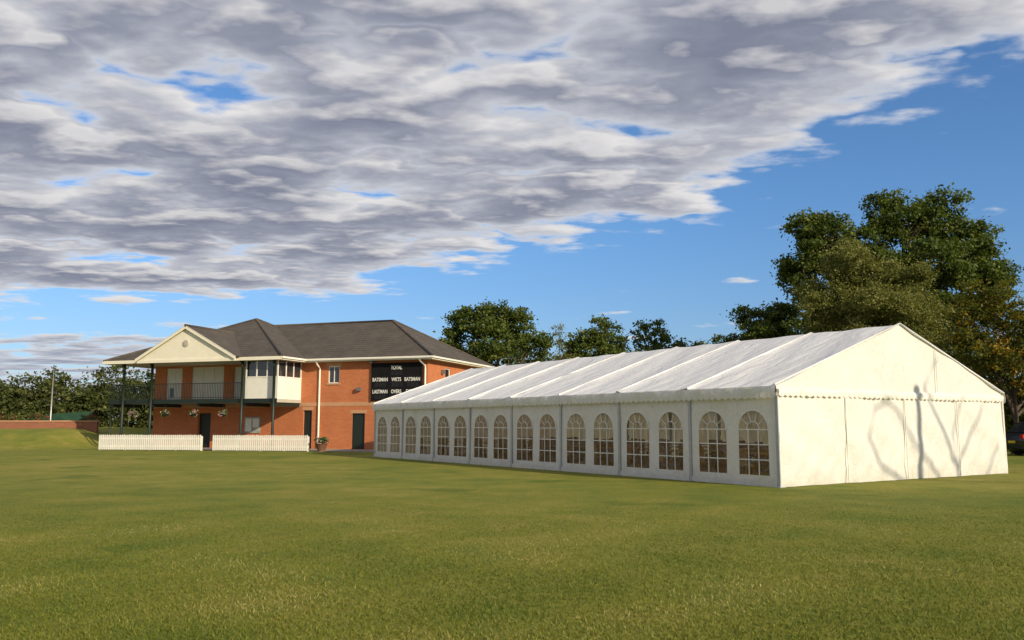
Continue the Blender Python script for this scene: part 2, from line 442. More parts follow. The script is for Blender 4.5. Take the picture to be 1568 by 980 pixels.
scallop(lambda s:(-.10,s-.06,-1,0),L+.12,lambda s:E-.03,.26,'eave_valance')
scallop(lambda s:(W+.10,s-.06,1,0),L+.12,lambda s:E-.03,.26,'eave_valance_right')
scallop(lambda s:(s,-.055,0,-1),W,lambda s:E-.08,.16,'gable_valance')
paths=[]
for j in range(9):
    y=j*bay
    for x in (.06,W-.06):
        yy=min(max(y,.12),L-.12)
        paths.append(tube((x,yy,0),(x,yy,E-.12),.05))
    yy=min(max(y,.14),L-.14)
    paths.append(tube((.05,yy,E-.14),(W/2,yy,R-.14),.05)); paths.append(tube((W-.05,yy,E-.14),(W/2,yy,R-.14),.05))
tubes('frame',paths,M_alu,MQ,8)
boxes('outer_legs',[(-.035,-.003,j*bay-.045,j*bay+.045,.0,E-.27) for j in range(9)]+[(-.12,.1,j*bay-.10,j*bay+.10,.0,.02) for j in range(9)],M_alu,MQ)
boxes('corner_posts',[(-.03,.04,-.03,.04,0,E-.2),(W-.04,W+.03,-.03,.04,0,E-.2)],M_pvc,MQ)
boxes('ground_skirt',[(-.045,-.037,j*bay+.06,(j+1)*bay-.06,.0,.14) for j in range(8)],M_pvc,MQ)
boxes('flooring',[(.1,W-.1,.1,L-.1,.008,.03)],M_mat,MQ)
ch=[]
M_cloth=simple_mat('table_wood',(.38,.24,.11),.8,.15,3)
tp=[]
for j in range(7):
    for x in (2.2,5.4,8.6):
        y=2+j*3.2
        tp.append(([(x,y,.72),(x,y,.745)],[.85,.85])); tp.append(tube((x,y,.03),(x,y,.72),.05))
        for a in range(6):
            cxx=x+1.15*math.cos(a*1.047); cyy=y+1.15*math.sin(a*1.047)
            ch+=[(cxx-.2,cxx+.2,cyy-.2,cyy+.2,.43,.46),(cxx+.17*math.cos(a*1.047)-.03,cxx+.17*math.cos(a*1.047)+.03,cyy-.18,cyy+.18,.46,.9)]
            for dx_ in (-.17,.17):
                for dy_ in (-.17,.17): ch.append((cxx+dx_-.015,cxx+dx_+.015,cyy+dy_-.015,cyy+dy_+.015,.03,.43))
tubes('tables',tp,M_cloth,MQ,20,False); boxes('chairs',ch,M_cloth,MQ)

# ---------------------------------------------------------------- pavilion
PV=empty('cricket_pavilion',(-4.98,50.2,0),rad(-19))
def wall_holes(name,axis,c,thick,u0,u1,z0,z1,holes,mat):
    us=sorted(set([u0,u1]+[h[0] for h in holes]+[h[1] for h in holes])); zs=sorted(set([z0,z1]+[h[2] for h in holes]+[h[3] for h in holes]))
    V=[];F=[]
    def pt(u,d,z): return (u,c+d,z) if axis=='y' else (c-d,u,z)
    def q(*p):
        i=len(V); V.extend(p); F.append(tuple(range(i,i+4)))
    for i in range(len(us)-1):
        for k in range(len(zs)-1):
            um=(us[i]+us[i+1])/2; zm=(zs[k]+zs[k+1])/2
            if any(h[0]<um<h[1] and h[2]<zm<h[3] for h in holes): continue
            a,b_,c_,d=us[i],us[i+1],zs[k],zs[k+1]
            q(pt(a,0,c_),pt(b_,0,c_),pt(b_,0,d),pt(a,0,d)); q(pt(a,thick,c_),pt(a,thick,d),pt(b_,thick,d),pt(b_,thick,c_))
    for h in holes:
        a,b_,c_,d=h
        q(pt(a,0,c_),pt(a,thick,c_),pt(a,thick,d),pt(a,0,d)); q(pt(b_,0,c_),pt(b_,0,d),pt(b_,thick,d),pt(b_,thick,c_))
        q(pt(a,0,d),pt(a,thick,d),pt(b_,thick,d),pt(b_,0,d)); q(pt(a,0,c_),pt(b_,0,c_),pt(b_,thick,c_),pt(a,thick,c_))
    return obj_from(name,V,F,mat,PV)
ZE=5.5
wing_holes=[(-8.40,-7.80,.05,2.4),(-4.98,-4.12,.05,2.2),(-6.71,-5.93,4.04,5.1)]
wall_holes('wing_front_wall','y',0,.28,-8.58,0,0,ZE,wing_holes,M_brick)
side_holes=[(2.6,3.4,4.0,5.0),(6.2,7.0,4.0,5.0)]
wall_holes('wing_side_wall','x',0,.28,0.0,9.5,0,ZE,side_holes,M_brick)
low_holes=[(-16.3,-15.3,.05,2.25)]
up_holes=[(-19.0,-17.7,3.05,5.2),(-16.95,-14.43,3.05,5.25),(-13.67,-12.2,3.05,5.2)]
wall_holes('veranda_back_wall','y',0.0,.28,-19.9,-8.58,0,ZE,low_holes+up_holes,M_brick)
wall_holes('left_wall_brick','x',-19.9,-.28,0,9.5,0,ZE,[],M_brick)
boxes('rear_wall',[(-19.9,0,9.22,9.5,0,ZE)],M_brick,PV)
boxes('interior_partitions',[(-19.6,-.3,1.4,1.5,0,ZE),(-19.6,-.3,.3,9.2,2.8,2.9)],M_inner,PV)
boxes('string_course',[(-8.58,.012,-.018,.0,2.65,2.88),(0,.018,-.018,9.5,2.65,2.88),(-19.9,-8.58,-.018,0,2.60,2.80)],M_band,PV)
boxes('plinth_and_sills',[(-6.80,-5.84,-.05,.1,3.95,4.04),(0.0-.1,.05,2.5,3.5,3.93,4.0),(-.1,.05,6.1,7.1,3.93,4.0)],M_band,PV)
boxes('window_lintels',[(-6.85,-5.80,-.012,-.0,5.1,5.3),(-5.1,-4.0,-.012,0,2.2,2.4),(-8.5,-7.7,-.012,0,2.4,2.6)],M_band,PV)
boxes('doors',[(-8.40,-7.80,.10,.15,.05,2.4),(-4.98,-4.12,.10,.15,.05,2.2),(-16.3,-15.3,.2,.25,.05,2.25)],M_dark,PV)
boxes('door_frames',[(-5.03,-4.98,.04,.16,.05,2.25),(-4.12,-4.07,.04,.16,.05,2.25),(-4.98,-4.12,.04,.16,2.15,2.2)],M_dark,PV)
def win(x0,x1,z0,z1,y=.08):
    t=.06
    fr=[(x0,x1,y-.03,y+.03,z0,z0+t),(x0,x1,y-.03,y+.03,z1-t,z1),(x0,x0+t,y-.03,y+.03,z0+t,z1-t),(x1-t,x1,y-.03,y+.03,z0+t,z1-t),((x0+x1)/2-.025,(x0+x1)/2+.025,y-.03,y+.03,z0+t,z1-t)]
    gl=[(x0+t,x1-t,y-.004,y+.004,z0+t,z1-t)]
    return fr,gl
fr,gl=win(-6.71,-5.93,4.04,5.1)
for (a,b_) in ((2.6,3.4),(6.2,7.0)):
    fr+=[(-.12,-.06,a,b_,4.0,4.06),(-.12,-.06,a,b_,4.94,5.0),(-.12,-.06,a,a+.06,4.06,4.94),(-.12,-.06,b_-.06,b_,4.06,4.94)]
    gl+=[(-.1,-.09,a+.06,b_-.06,4.06,4.94)]
boxes('window_frames',fr,M_white,PV); boxes('window_glass',gl,M_glass,PV)
pan=[]
for (a,b_,t) in ((-19.0,-17.7,5.2),(-16.95,-14.43,5.25),(-13.67,-12.2,5.2)):
    pan.append((a,b_,.12,.16,3.05,t))
    n=max(2,int((b_-a)/.65))
    for k in range(n+1):
        xx=a+(b_-a)*k/n; pan.append((max(a,xx-.035),min(b_,xx+.035),.085,.118,3.05,t))
    pan+=[(a,b_,.09,.117,t-.08,t-.0),(a,b_,.09,.117,3.05,3.17),(a,b_,.09,.117,4.05,4.12)]
boxes('balcony_shutters',pan,simple_mat('shutter_white',(.68,.68,.65),.55,.06,2),PV)
boxes('shutter_glass',[(-18.75,-18.4,.112,.1185,3.3,3.9)],M_glass,PV)
boxes('balcony_deck',[(-21.1,-8.58,-2.62,-.02,2.84,3.04),(-21.1,-19.92,-.02,6,2.84,3.04)],M_soffit,PV)
boxes('balcony_edge',[(-21.12,-8.56,-2.66,-2.62,2.80,3.07),(-21.14,-21.10,-2.62,6,2.80,3.07)],M_dark,PV)
boxes('deck_beams',[(x-.06,x+.06,-2.6,-.02,2.62,2.84) for x in (-20.9,-17.7,-14.3,-10.9,-8.75)],M_dark,PV)
BX0,BX1,BY=-10.9,-8.62,-2.52
boxes('commentary_box_panels',[(BX0,BX1,BY,BY+.08,3.0,4.35),(BX1-.08,BX1,BY+.08,-.005,3.0,4.35),(BX0,BX0+.08,BY+.08,-.005,3.0,4.35),(BX0+.08,BX1-.08,BY+.08,-.005,3.05,3.1)],M_white,PV)
boxes('commentary_box_mullions',[(x-.04,x+.04,BY,BY+.07,4.35,5.38) for x in (BX0+.04,BX0+.78,BX0+1.52,BX1-.04)]+[(BX1-.07,BX1,y-.04,y+.04,4.35,5.38) for y in (-1.65,-.85,-.05)]+[(BX0,BX0+.07,y-.04,y+.04,4.35,5.38) for y in (-1.25,-.05)]+[(BX0,BX1,BY-.02,BY+.09,4.33,4.40),(BX1-.09,BX1+.02,BY+.09,0,4.33,4.40)],M_white,PV)
boxes('commentary_box_glass',[(BX0+.08,BX1-.08,BY+.03,BY+.04,4.4,5.38),(BX1-.04,BX1-.03,BY+.08,-.1,4.4,5.38),(BX0+.03,BX0+.04,BY+.08,-.1,4.4,5.38)],M_glass,PV)
boxes('box_inner_brick',[(BX0+.3,BX0+.7,-.2,-.03,3.1,5.4)],M_brick,PV)
P_=[]
for x in (-8.72,-10.95,-17.7,-19.9): P_.append(([(x,-2.74,0),(x,-2.74,ZE-.12)],[.085,.085]))
P_.append(([(-21.0,-2.55,0),(-21.0,-2.55,2.84)],[.05,.05])); P_.append(([(-21.0,2.5,0),(-21.0,2.5,2.84)],[.05,.05])); P_.append(([(-21.0,5.9,0),(-21.0,5.9,ZE-.12)],[.085,.085]))
for x in (-8.72,-10.95,-17.7,-19.9): P_.append(([(x,-2.74,ZE-.6),(x+.0,-2.95,ZE-.15)],[.04,.04]))
tubes('veranda_posts',P_,M_dark,PV,10)
rl=[]
def rail(x0,x1,y):
    rl.append((x0,x1,y-.02,y+.02,4.02,4.06)); rl.append((x0,x1,y-.015,y+.015,3.15,3.18))
    n=int((x1-x0)/.12)
    for k in range(n+1):
        xx=x0+(x1-x0)*k/n; rl.append((xx-.009,xx+.009,y-.009,y+.009,3.05,4.02))
rail(-21.08,-17.8,-2.58); rail(-17.6,-11.05,-2.58)
n=60
rl.append((-21.09,-21.05,-2.55,5.9,4.02,4.06)); rl+=[(-21.079,-21.061,-2.5+8.4*k/n-.009,-2.5+8.4*k/n+.009,3.05,4.02) for k in range(n+1)]
boxes('balcony_railings',rl,M_dark,PV)
st=[(-22.3,-21.2,2.2+ i*.28,2.2+(i+1)*.28,2.85-(i+1)*.19-.04,2.85-(i+1)*.19) for i in range(14)]
boxes('side_stair',st,M_dark,PV)
sl_=.545
def hip(name,x0,x1,y0,y1,z,slope,hx=True):
    V=[(x0,y0,z),(x1,y0,z),(x1,y1,z),(x0,y1,z)]
    if (x1-x0)>(y1-y0):
        h=(y1-y0)/2; ym=(y0+y1)/2; V+=[(x0+h,ym,z+h*slope),(x1-h,ym,z+h*slope)]
        F=[(0,1,5,4),(1,2,5),(2,3,4,5),(3,0,4)]
        hips=[(0,4),(3,4),(1,5),(2,5),(4,5)]
    else:
        h=(x1-x0)/2; xm=(x0+x1)/2; V+=[(xm,y0+h,z+h*slope),(xm,y1-h,z+h*slope)]
        F=[(0,1,4),(1,2,5,4),(2,3,5),(3,0,4,5)]
        hips=[(0,4),(1,4),(2,5),(3,5),(4,5)]
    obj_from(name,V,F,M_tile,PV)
    tubes(name+'_ridge_tiles',[([Vector(V[a])+Vector((0,0,.01)),Vector(V[b_])+Vector((0,0,.01))],[.09,.09]) for a,b_ in hips],M_tile,PV,6)
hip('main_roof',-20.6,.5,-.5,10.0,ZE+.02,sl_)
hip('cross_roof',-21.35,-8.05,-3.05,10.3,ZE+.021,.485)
fz0,fz1=ZE-.16,ZE+.04
boxes('fascia',[(-8.03,.5,-.53,-.50,fz0,fz1),(.5,.53,-.53,10.0,fz0,fz1),(-21.38,-8.02,-3.09,-3.055,fz0,fz1),(-8.05,-8.02,-3.05,-.53,fz0,fz1),(-21.39,-21.35,-3.05,10.3,fz0,fz1),(-21.35,.5,10.31,10.34,fz0,fz1)],M_cream,PV)
boxes('gutter',[(-8.0,.62,-.64,-.535,ZE-.08,ZE+.015),(.535,.64,-.53,10.1,ZE-.08,ZE+.015),(-8.015,-7.91,-3.1,-.65,ZE-.08,ZE+.015)],M_white,PV)
boxes('soffit',[(-21.3,-8.06,-3.04,0-.003,fz0,fz0+.02),(-8.05,.49,-.49,-.003,fz0,fz0+.02),(.003,.49,-.003,9.99,fz0,fz0+.02),(-21.3,-19.92,0,9.9,fz0,fz0+.02)],M_soffit,PV)
gx0,gx1,gy=-18.15,-11.05,-3.45; ga=(gx0+gx1)/2; gz=7.50
obj_from('pediment',[(gx0,gy,ZE-.1),(gx1,gy,ZE-.1),(gx1,gy,ZE+.12),(ga,gy,gz-.12),(gx0,gy,ZE+.12)],[(0,1,2,3,4)],M_cream,PV)
back=1.6
obj_from('pediment_roof',[(gx0-.15,gy-.18,ZE+.06),(ga,gy-.18,gz+.03),(ga,back,gz+.03),(gx0-.15,back,ZE+.06),(gx1+.15,gy-.18,ZE+.06),(gx1+.15,back,ZE+.06)],[(0,1,2,3),(1,4,5,2)],M_tile,PV)
def beam(p0,p1,w,h):
    p0,p1=Vector(p0),Vector(p1); d=(p1-p0).normalized(); up=Vector((0,-1,0)).cross(d).normalized()
    if up.z<0: up=-up
    s=Vector((0,-1,0))*w/2; u=up*h/2
    V=[p-s-u for p in (p0,p1)]+[p+s-u for p in (p0,p1)]+[p+s+u for p in (p0,p1)]+[p-s+u for p in (p0,p1)]
    return V,[(0,1,3,2),(2,3,5,4),(4,5,7,6),(6,7,1,0),(0,2,4,6),(1,7,5,3)]
for nm,p0,p1 in (('bargeboard_left',(gx0-.15,gy-.14,ZE-.02),(ga-.0,gy-.14,gz-.06)),('bargeboard_right',(gx1+.15,gy-.145,ZE-.02),(ga+.0,gy-.145,gz-.06))):
    V,F=beam(p0,p1,.05,.17); obj_from(nm,V,F,M_cream,PV)
boxes('pediment_base',[(gx0-.1,gx1+.1,gy-.05,gy-.003,ZE-.2,ZE-.02),(gx0,gx1,gy+.01,-3.1,ZE-.16,ZE-.12)],M_cream,PV)
tubes('pediment_roundel',[([(ga,gy-.002,6.45),(ga,gy-.06,6.45)],[.2,.2]),([(ga,gy-.06,6.45),(ga,gy-.08,6.45)],[.12,.12])],M_soffit,PV,16,False)
tubes('pediment_ridge_tiles',[tube((ga,gy-.18,gz+.04),(ga,back,gz+.04),.09)],M_tile,PV,6)
tubes('downpipes',[([(-7.26,-.58,ZE-.1),(-7.26,-.45,ZE-.3),(-7.26,-.10,ZE-.5),(-7.26,-.08,ZE-.7),(-7.26,-.08,0)],[.055]*5),
 ([(-.35,-.58,ZE-.1),(-.3,-.4,ZE-.25),(-.14,-.10,ZE-.5),(-.12,-.08,ZE-.7),(-.12,-.08,0)],[.055]*5)],M_cream,PV,8)
boxes('scoreboard',[(-3.64,-.39,-.10,-.02,2.95,5.15)],M_black,PV)
boxes('scoreboard_frame',[(-3.68,-.35,-.12,-.02,5.15,5.2),(-3.68,-3.64,-.12,-.02,2.9,5.15),(-.39,-.35,-.12,-.02,2.9,5.15)],M_black,PV)
M_lett=simple_mat('lettering_white',(.80,.80,.78),.6,.05,5)
def text(s,x,z,size,par,y=-.112,mat=None,name='lettering'):
    c=bpy.data.curves.new(name,'FONT'); c.body=s; c.size=size; c.extrude=.004; c.offset=.004; c.align_x='CENTER'
    o=bpy.data.objects.new('tmp',c); COL.objects.link(o)
    bpy.context.view_layer.update()
    dg=bpy.context.evaluated_depsgraph_get(); me=bpy.data.meshes.new_from_object(o.evaluated_get(dg))
    bpy.data.objects.remove(o)
    me.materials.clear(); me.materials.append(mat or M_lett)
    t=bpy.data.objects.new(name,me); COL.objects.link(t); t.parent=par
    t.location=(x,y,z); t.rotation_euler=(rad(90),0,0); t.scale=(.74,1,1)
    return t
for s,x,z in (('TOTAL',-2.0,4.80),('BATSMAN',-3.08,4.10),('WKTS',-2.0,4.10),('BATSMAN',-.95,4.10),('LASTMAN',-3.08,3.38),('OVERS',-2.0,3.38),('EXTRAS',-.95,3.38)):
    text(s,x,z,.31,PV)
M_plate=simple_mat('score_plates',(.018,.019,.024),.8,.2,4,spec=.2)
pl=[]
for cx_,z in ((-2.0,4.45),(-3.07,3.76),(-1.95,3.76),(-.93,3.76),(-3.07,3.04),(-1.95,3.04),(-.93,3.04)):
    for k in (-1,0,1): pl.append((cx_+k*.26-.11,cx_+k*.26+.11,-.108,-.101,z,z+.27))
boxes('scoreboard_number_plates',pl,M_plate,PV)
boxes('wall_notice_sign',[(-12.68,-11.5,-.05,-.02,1.0,2.0)],M_sign,PV)
boxes('notice_panels',[(-12.6,-12.15,-.056,-.051,1.1,1.9),(-12.05,-11.6,-.056,-.051,1.35,1.9)],M_white,PV)
boxes('security_lights',[(-4.65,-4.4,-.2,-.02,3.55,3.75),(-3.75,-3.55,-.25,-.02,5.2,5.32),(.02,.2,1.9,2.1,4.6,4.85),(.02,.12,4.4,4.8,4.5,4.7)],M_grey,PV)
boxes('paving',[(-21,1.5,-3.4,-.0,-.02,.05)],M_pave,PV)
M_flow=leaf_mat('flowers_mixed',[(0,(.03,.08,.015)),(.62,(.06,.13,.02)),(.66,(.75,.70,.68)),(.85,(.7,.3,.4)),(1,(.6,.03,.03))],.2)
for i,x in enumerate((-18.95,-16.5,-14.4,-12.2)):
    foliage('hanging_basket_flowers',[(x,-2.80,2.22,.26,.26,.22)],.07,220,18,.07,M_flow,PV,seed=20+i,shell=.3)
tubes('hanging_basket_bowls',[([(x,-2.8,1.98),(x,-2.8,2.06),(x,-2.8,2.16)],[.06,.17,.22]) for x in (-18.95,-16.5,-14.4,-12.2)]+[tube((x,-2.8,2.2),(x,-2.8,2.82),.012) for x in (-18.95,-16.5,-14.4,-12.2)],M_dark,PV,10)

# ---------------------------------------------------------------- planter
PL=empty('flower_planter',(-10.75,48.4,0))
tubes('pot',[([(0,0,0),(0,0,.08),(0,0,.42),(0,0,.46)],[.2,.22,.33,.36])],simple_mat('terracotta',(.16,.08,.05),.8),PL,16)
foliage('flowers',[(0,0,.62,.36,.36,.22)],.09,200,20,.08,M_flow,PL,seed=9,shell=.2)

# ---------------------------------------------------------------- picket fences
def fence(p0,p1,name,h=.93):
    p0,p1=Vector(p0),Vector(p1); d=p1-p0; Ln=d.length; E_=empty(name,(p0.x,p0.y,0),math.atan2(d.y,d.x))
    V=[];F=[]; n=int(Ln/.125)
    rr=random.Random(7)
    for i in range(n):
        x=i*Ln/n; wv=.088; hh=h+rr.uniform(-.012,.012)
        b0=len(V)
        for y in (-.011,.011):
            V+=[(x,y,.04),(x+wv,y,.04),(x+wv,y,hh-.04),(x+wv/2,y,hh),(x,y,hh-.04)]
        F+=[(b0,b0+1,b0+2,b0+3,b0+4),(b0+9,b0+8,b0+7,b0+6,b0+5)]+[(b0+k,b0+5+k,b0+5+(k+1)%5,b0+(k+1)%5) for k in range(5)]
    obj_from('pickets',V,F,M_white,E_)
    boxes('rails',[(0,Ln,.012,.05,.22,.30),(0,Ln,.012,.05,.66,.74)],M_white,E_)
    boxes('posts',[(x-.04,x+.04,.051,.13,0,.85) for x in np.linspace(.05,Ln-.05,5)],M_white,E_)
fence((-24.83,51.55,0),(-18.15,50.15,0),'picket_fence')
fence((-17.45,50.0,0),(-11.56,48.69,0),'picket_fence')

# ---------------------------------------------------------------- left bank + garden wall + pole + net
V=[];F=[];nx,ny=70,26
for i in range(nx+1):
    x=-80+ (55.5)*i/nx
    for k in range(ny+1):
        y=49.5+24*k/ny
        fx=1/(1+math.exp((x+28.6)*1.6)); t=min(1,max(0,(y-51.0)/8)); t=t*t*(3-2*t)
        V.append((x,y,-.04+1.3*fx*t+.04*math.sin(x*.9+y*.7)*fx*t))
for i in range(nx):
    for k in range(ny):
        a=i*(ny+1)+k; F.append((a,a+ny+1,a+ny+2,a+1))
obj_from('grass_bank',V,F,M_grass,None,True)
GW=empty('garden_wall',(0,0,0))
boxes('wall_brickwork',[(-80,-29.2,60.2,60.45,.6,1.72)],brick_mat('dull_brick',(.34,.11,.06),(.26,.085,.05),(.25,.18,.13)),GW)
boxes('wall_coping',[(-80.02,-29.15,60.15,60.5,1.72,1.8)],M_band,GW)
M_red=leaf_mat('shrub_red',[(0,(.04,.07,.02)),(.5,(.10,.10,.03)),(1,(.35,.05,.03))],.2)
foliage('flowering_shrubs',[(-34,61.3,1.9,.9,.5,.5),(-36.5,61.3,1.9,1.2,.5,.45),(-30.2,61.2,1.8,.8,.5,.5),(-40,61.3,1.9,1.5,.5,.5)],.12,30,20,.15,M_red,None,seed=2,shell=.3)
FP=empty('flagpole',(-33.2,61.5,0)); tubes('pole',[tube((0,0,0),(0,0,5.8),.06,.04)],M_alu,FP)
CN=empty('cricket_net_screen',(0,0,0))
obj_from('green_netting',[(-37.5,64,1.0),(-31,63,1.0),(-31,63,2.5),(-34,63.3,2.3),(-37.5,64,1.7)],[(0,1,2,3,4)],simple_mat('green_net',(.02,.07,.04),.8,.3,3),CN)
tubes('net_poles',[tube((-31,63,0),(-31,63,2.6),.04),tube((-34.2,63.4,0),(-34.2,63.4,2.4),.04),tube((-37.5,64,0),(-37.5,64,1.8),.04)],M_grey,CN)
AN=empty('tv_antenna',(-.25,62,0))
tubes('mast',[tube((0,0,0),(0,0,6.55),.035)],M_grey,AN)
tubes('elements',[tube((-.55,0,6.3),(.55,.1,6.35),.02)]+[tube((-.5+.2*k,-.25,6.31),(-.5+.2*k,.3,6.34),.012) for k in range(6)]+[tube((-.35,0,5.9),(.35,0,5.9),.015)],M_grey,AN,6)

# ---------------------------------------------------------------- trees
L_oak=leaf_mat('oak_leaves',[(0,(.035,.06,.012)),(.5,(.085,.12,.024)),(.85,(.15,.18,.038)),(1,(.22,.21,.055))],.3)
L_wil=leaf_mat('willow_leaves',[(0,(.09,.105,.024)),(.5,(.17,.18,.048)),(1,(.28,.27,.10))],.3)
L_aut=leaf_mat('autumn_leaves',[(0,(.05,.07,.013)),(.6,(.12,.13,.022)),(.78,(.28,.20,.03)),(1,(.55,.27,.03))],.35)
L_far=leaf_mat('hedge_leaves',[(0,(.035,.05,.016)),(.5,(.075,.095,.025)),(1,(.14,.145,.045))],.25)
def tree(name,base,blobs,mat,leaf,dens,per,clr,r0,seed,shell=.5,sub=6):
    T=empty(name,base); rr=random.Random(seed)
    bl0=[(x-base[0],y-base[1],z,rx,ry,rz) for (x,y,z,rx,ry,rz) in blobs]
    bl=[]
    for (x,y,z,rx,ry,rz) in bl0:
        bl.append((x,y,z,rx*.72,ry*.72,rz*.72))
        for k in range(sub):
            d=Vector((rr.gauss(0,1),rr.gauss(0,.8),rr.gauss(.15,1))).normalized(); q=rr.uniform(.22,.48)
            f=rr.uniform(.55,.95)
            bl.append((x+d.x*rx*f,y+d.y*ry*f,z+d.z*rz*f,rx*q*1.15,ry*q*1.1,rz*q*.9))
    foliage('crown',bl,leaf,dens,per,clr,mat,T,seed,shell)
    top=max(b_[2] for b_ in bl0); fork=min(b_[2]-b_[5] for b_ in bl0)*.6+.5
    paths=[([(0,0,-.1),(0,0,.4),(.1,0,fork*.6),(.15,.05,fork),(.1,0,fork+(top-fork)*.6)],[r0*1.5,r0*1.1,r0*.95,r0*.85,r0*.35])]
    for (x,y,z,rx,ry,rz) in bl0:
        s=Vector((.15,.05,fork+rr.uniform(0,1)*(z-fork)*.35)); e=Vector((x,y,z))
        mid=s.lerp(e,.5)+Vector((rr.uniform(-.5,.5),rr.uniform(-.5,.5),rr.uniform(0,.6)))
        paths.append(([s,mid,e],[r0*.5,r0*.32,r0*.12]))
        for k in range(9):
            d=Vector((rr.gauss(0,1),rr.gauss(0,1),rr.gauss(.2,.8))).normalized()
            q=s.lerp(e,rr.uniform(.55,1)); f=e+Vector((d.x*rx,d.y*ry,d.z*rz))*.9
            paths.append(([q,q.lerp(f,.5)+Vector((rr.uniform(-.3,.3),rr.uniform(-.3,.3),rr.uniform(-.1,.3))),f],[r0*.18,r0*.1,r0*.03]))
    tubes('trunk_and_limbs',paths,M_wood,T,7)
    return T
def B(x,y,z,rx,rz,ry=None): return (x,y,z,rx,ry or rx,rz)
tree('oak_tree',(28.5,62,0),[B(22.9,61,15.0,2.6,2.1),B(21.6,62,12.3,1.9,2.1),B(29.2,62,16.5,2.6,2.1),B(31.8,63,16.6,2.4,2.2),B(33.4,62,14.9,2.0,1.8),B(26.4,62,14.8,2.0,1.8),B(34.6,62,12.6,2.3,1.9),B(35.6,62.5,10.8,1.7,1.5),B(30,60.5,12.9,3.2,2.0),B(25.1,61,11.9,2.8,2.2),B(31,62,9.5,4,2.2),B(24,62,9,3.2,2.2)],L_oak,.25,5.6,54,.5,.42,11,.45,8)
tree('willow_tree',(23,54,0),[B(22.0,54,11.7,1.7,1.5),B(23.9,54,11.0,1.7,1.5),B(25.4,54,10.0,1.8,1.7),B(20.8,54,9.8,1.9,1.8),B(22.9,53,9.2,2.6,1.8),B(19.9,54,8.2,1.7,1.6),B(26,54,8.2,2.0,1.6),B(23,53.5,6.8,3.6,2.0)],L_wil,.14,12,65,.4,.26,12,.35)
tree('autumn_tree',(26.4,45,0),[B(25.3,45,8.0,1.4,1.2),B(24.4,45,6.7,1.3,1.2),B(26.4,45,7.3,1.4,1.3),B(24.8,45,5.2,1.8,1.4),B(27.8,45,6.9,1.5,1.4),B(26.3,45,4.4,2.1,1.5),B(29.3,45,6,2,2),B(29,45,3.6,2,1.5)],L_aut,.16,10,40,.34,.18,13,.4)
tree('ash_tree',(-1.3,70,0),[B(-3.6,70,9.9,1.7,1.5),B(-1.7,70,10.5,1.8,1.4),B(.5,70,9.6,1.6,1.4),B(-4.9,70,8.3,1.4,1.2),B(-1.3,69.5,8.0,3.4,1.9),B(1.8,70,8.2,1.2,1.3),B(-3,70,6,3,2)],L_oak,.24,7,42,.42,.25,14)
tree('ash_tree',(6.7,72,0),[B(5.6,72,8.6,1.3,1.2),B(7.7,72,9.2,1.3,1.3),B(6.9,72,7.4,2.2,1.4),B(8.9,72,8.0,1.0,1.1)],L_oak,.24,7,38,.4,.2,15)
tree('ash_tree',(11.9,72,0),[B(11.2,72,9.0,1.0,1.2),B(12.8,72,9.3,.9,1.1),B(12,72,7.4,1.8,1.3)],L_oak,.22,6,32,.36,.18,16)
tree('birch_tree',(3.9,68,0),[B(3.9,68,8.6,.55,1.2),B(4.1,68,7.0,.8,1.3)],L_wil,.13,9,22,.28,.1,17)
tree('sycamore_tree',(20.2,66,0),[B(19.3,66,9.6,1.7,1.4),B(21.2,66,9.9,1.7,1.4),B(20.2,66,7.6,2.8,1.9),B(17,66,7.6,1.4,1.2)],L_oak,.24,7,42,.42,.25,18)
rs=random.Random(8)
bl=[]
x=-90
while x<-22:
    h=5.9+rs.uniform(-1.3,.9)-(.6 if x<-45 else 0); r=rs.uniform(1.6,2.8); bl.append((x,76+rs.uniform(-1.5,1.5),h-2,r,2,rs.uniform(1.6,2.4))); bl.append((x+rs.uniform(-1,1),74,2.2,2.6,2,2.2)); x+=1.9
foliage('distant_trees',bl,.30,5,34,.6,L_far,None,31,.35)
bl=[];x=-24
while x<75:
    h=7.9+rs.uniform(-1.2,1.4); 
    if x>14: h+=.6
    if x>30: h+=1.5
    r=rs.uniform(1.5,3)
    bl.append((x,80+rs.uniform(-1.5,1.5),h-2,r,2,rs.uniform(1.5,2.3))); bl.append((x+rs.uniform(-1,1),78,3.0,2.8,2,2.8)); x+=2.1
foliage('distant_trees',bl,.32,5,34,.62,L_far,None,32,.3)
bl=[];x=22
while x<60:
    bl.append((x,49+rs.uniform(-.6,.6),2.6+rs.uniform(-.3,.5),1.9,1.3,2.0)); bl.append((x,49,1.0,1.9,1.3,1.2)); x+=1.7
foliage('hedge',bl,.24,12,34,.42,L_far,None,33,.35)

# ---------------------------------------------------------------- car
CR=empty('parked_car',(27.0,42.6,0),rad(4))
prof=[(-2.2,.35),(-2.25,.75),(-2.18,1.0),(-2.05,1.12),(-1.95,1.2),(-1.65,1.58),(-1.4,1.68),(.2,1.70),(.55,1.62),(1.15,1.12),(1.3,1.05),(2.05,.92),(2.25,.72),(2.28,.35),(1.9,.24),(-1.9,.24)]
V=[];F=[];n=len(prof); stations=[(-.88,.93,.0),(-.86,.98,.0),(-.60,1.0,0),(.60,1.0,0),(.86,.98,0),(.88,.93,0)]
for (y,s,_) in stations:
    for (x,z) in prof:
        k=1-max(0,(z-1.0))/.7*.24
        V.append((x*s,y*k,.24+(z-.24)*s if z>.3 else z))
for i in range(len(stations)-1):
    for k in range(n):
        k2=(k+1)%n; F.append((i*n+k,i*n+k2,(i+1)*n+k2,(i+1)*n+k))
F.append(tuple(range(n))); F.append(tuple((len(stations)-1)*n+k for k in reversed(range(n))))
M_car=simple_mat('car_paint',(.018,.022,.035),.2,.05,1,.3,spec=.8)
cb=obj_from('body',V,F,M_car,CR)
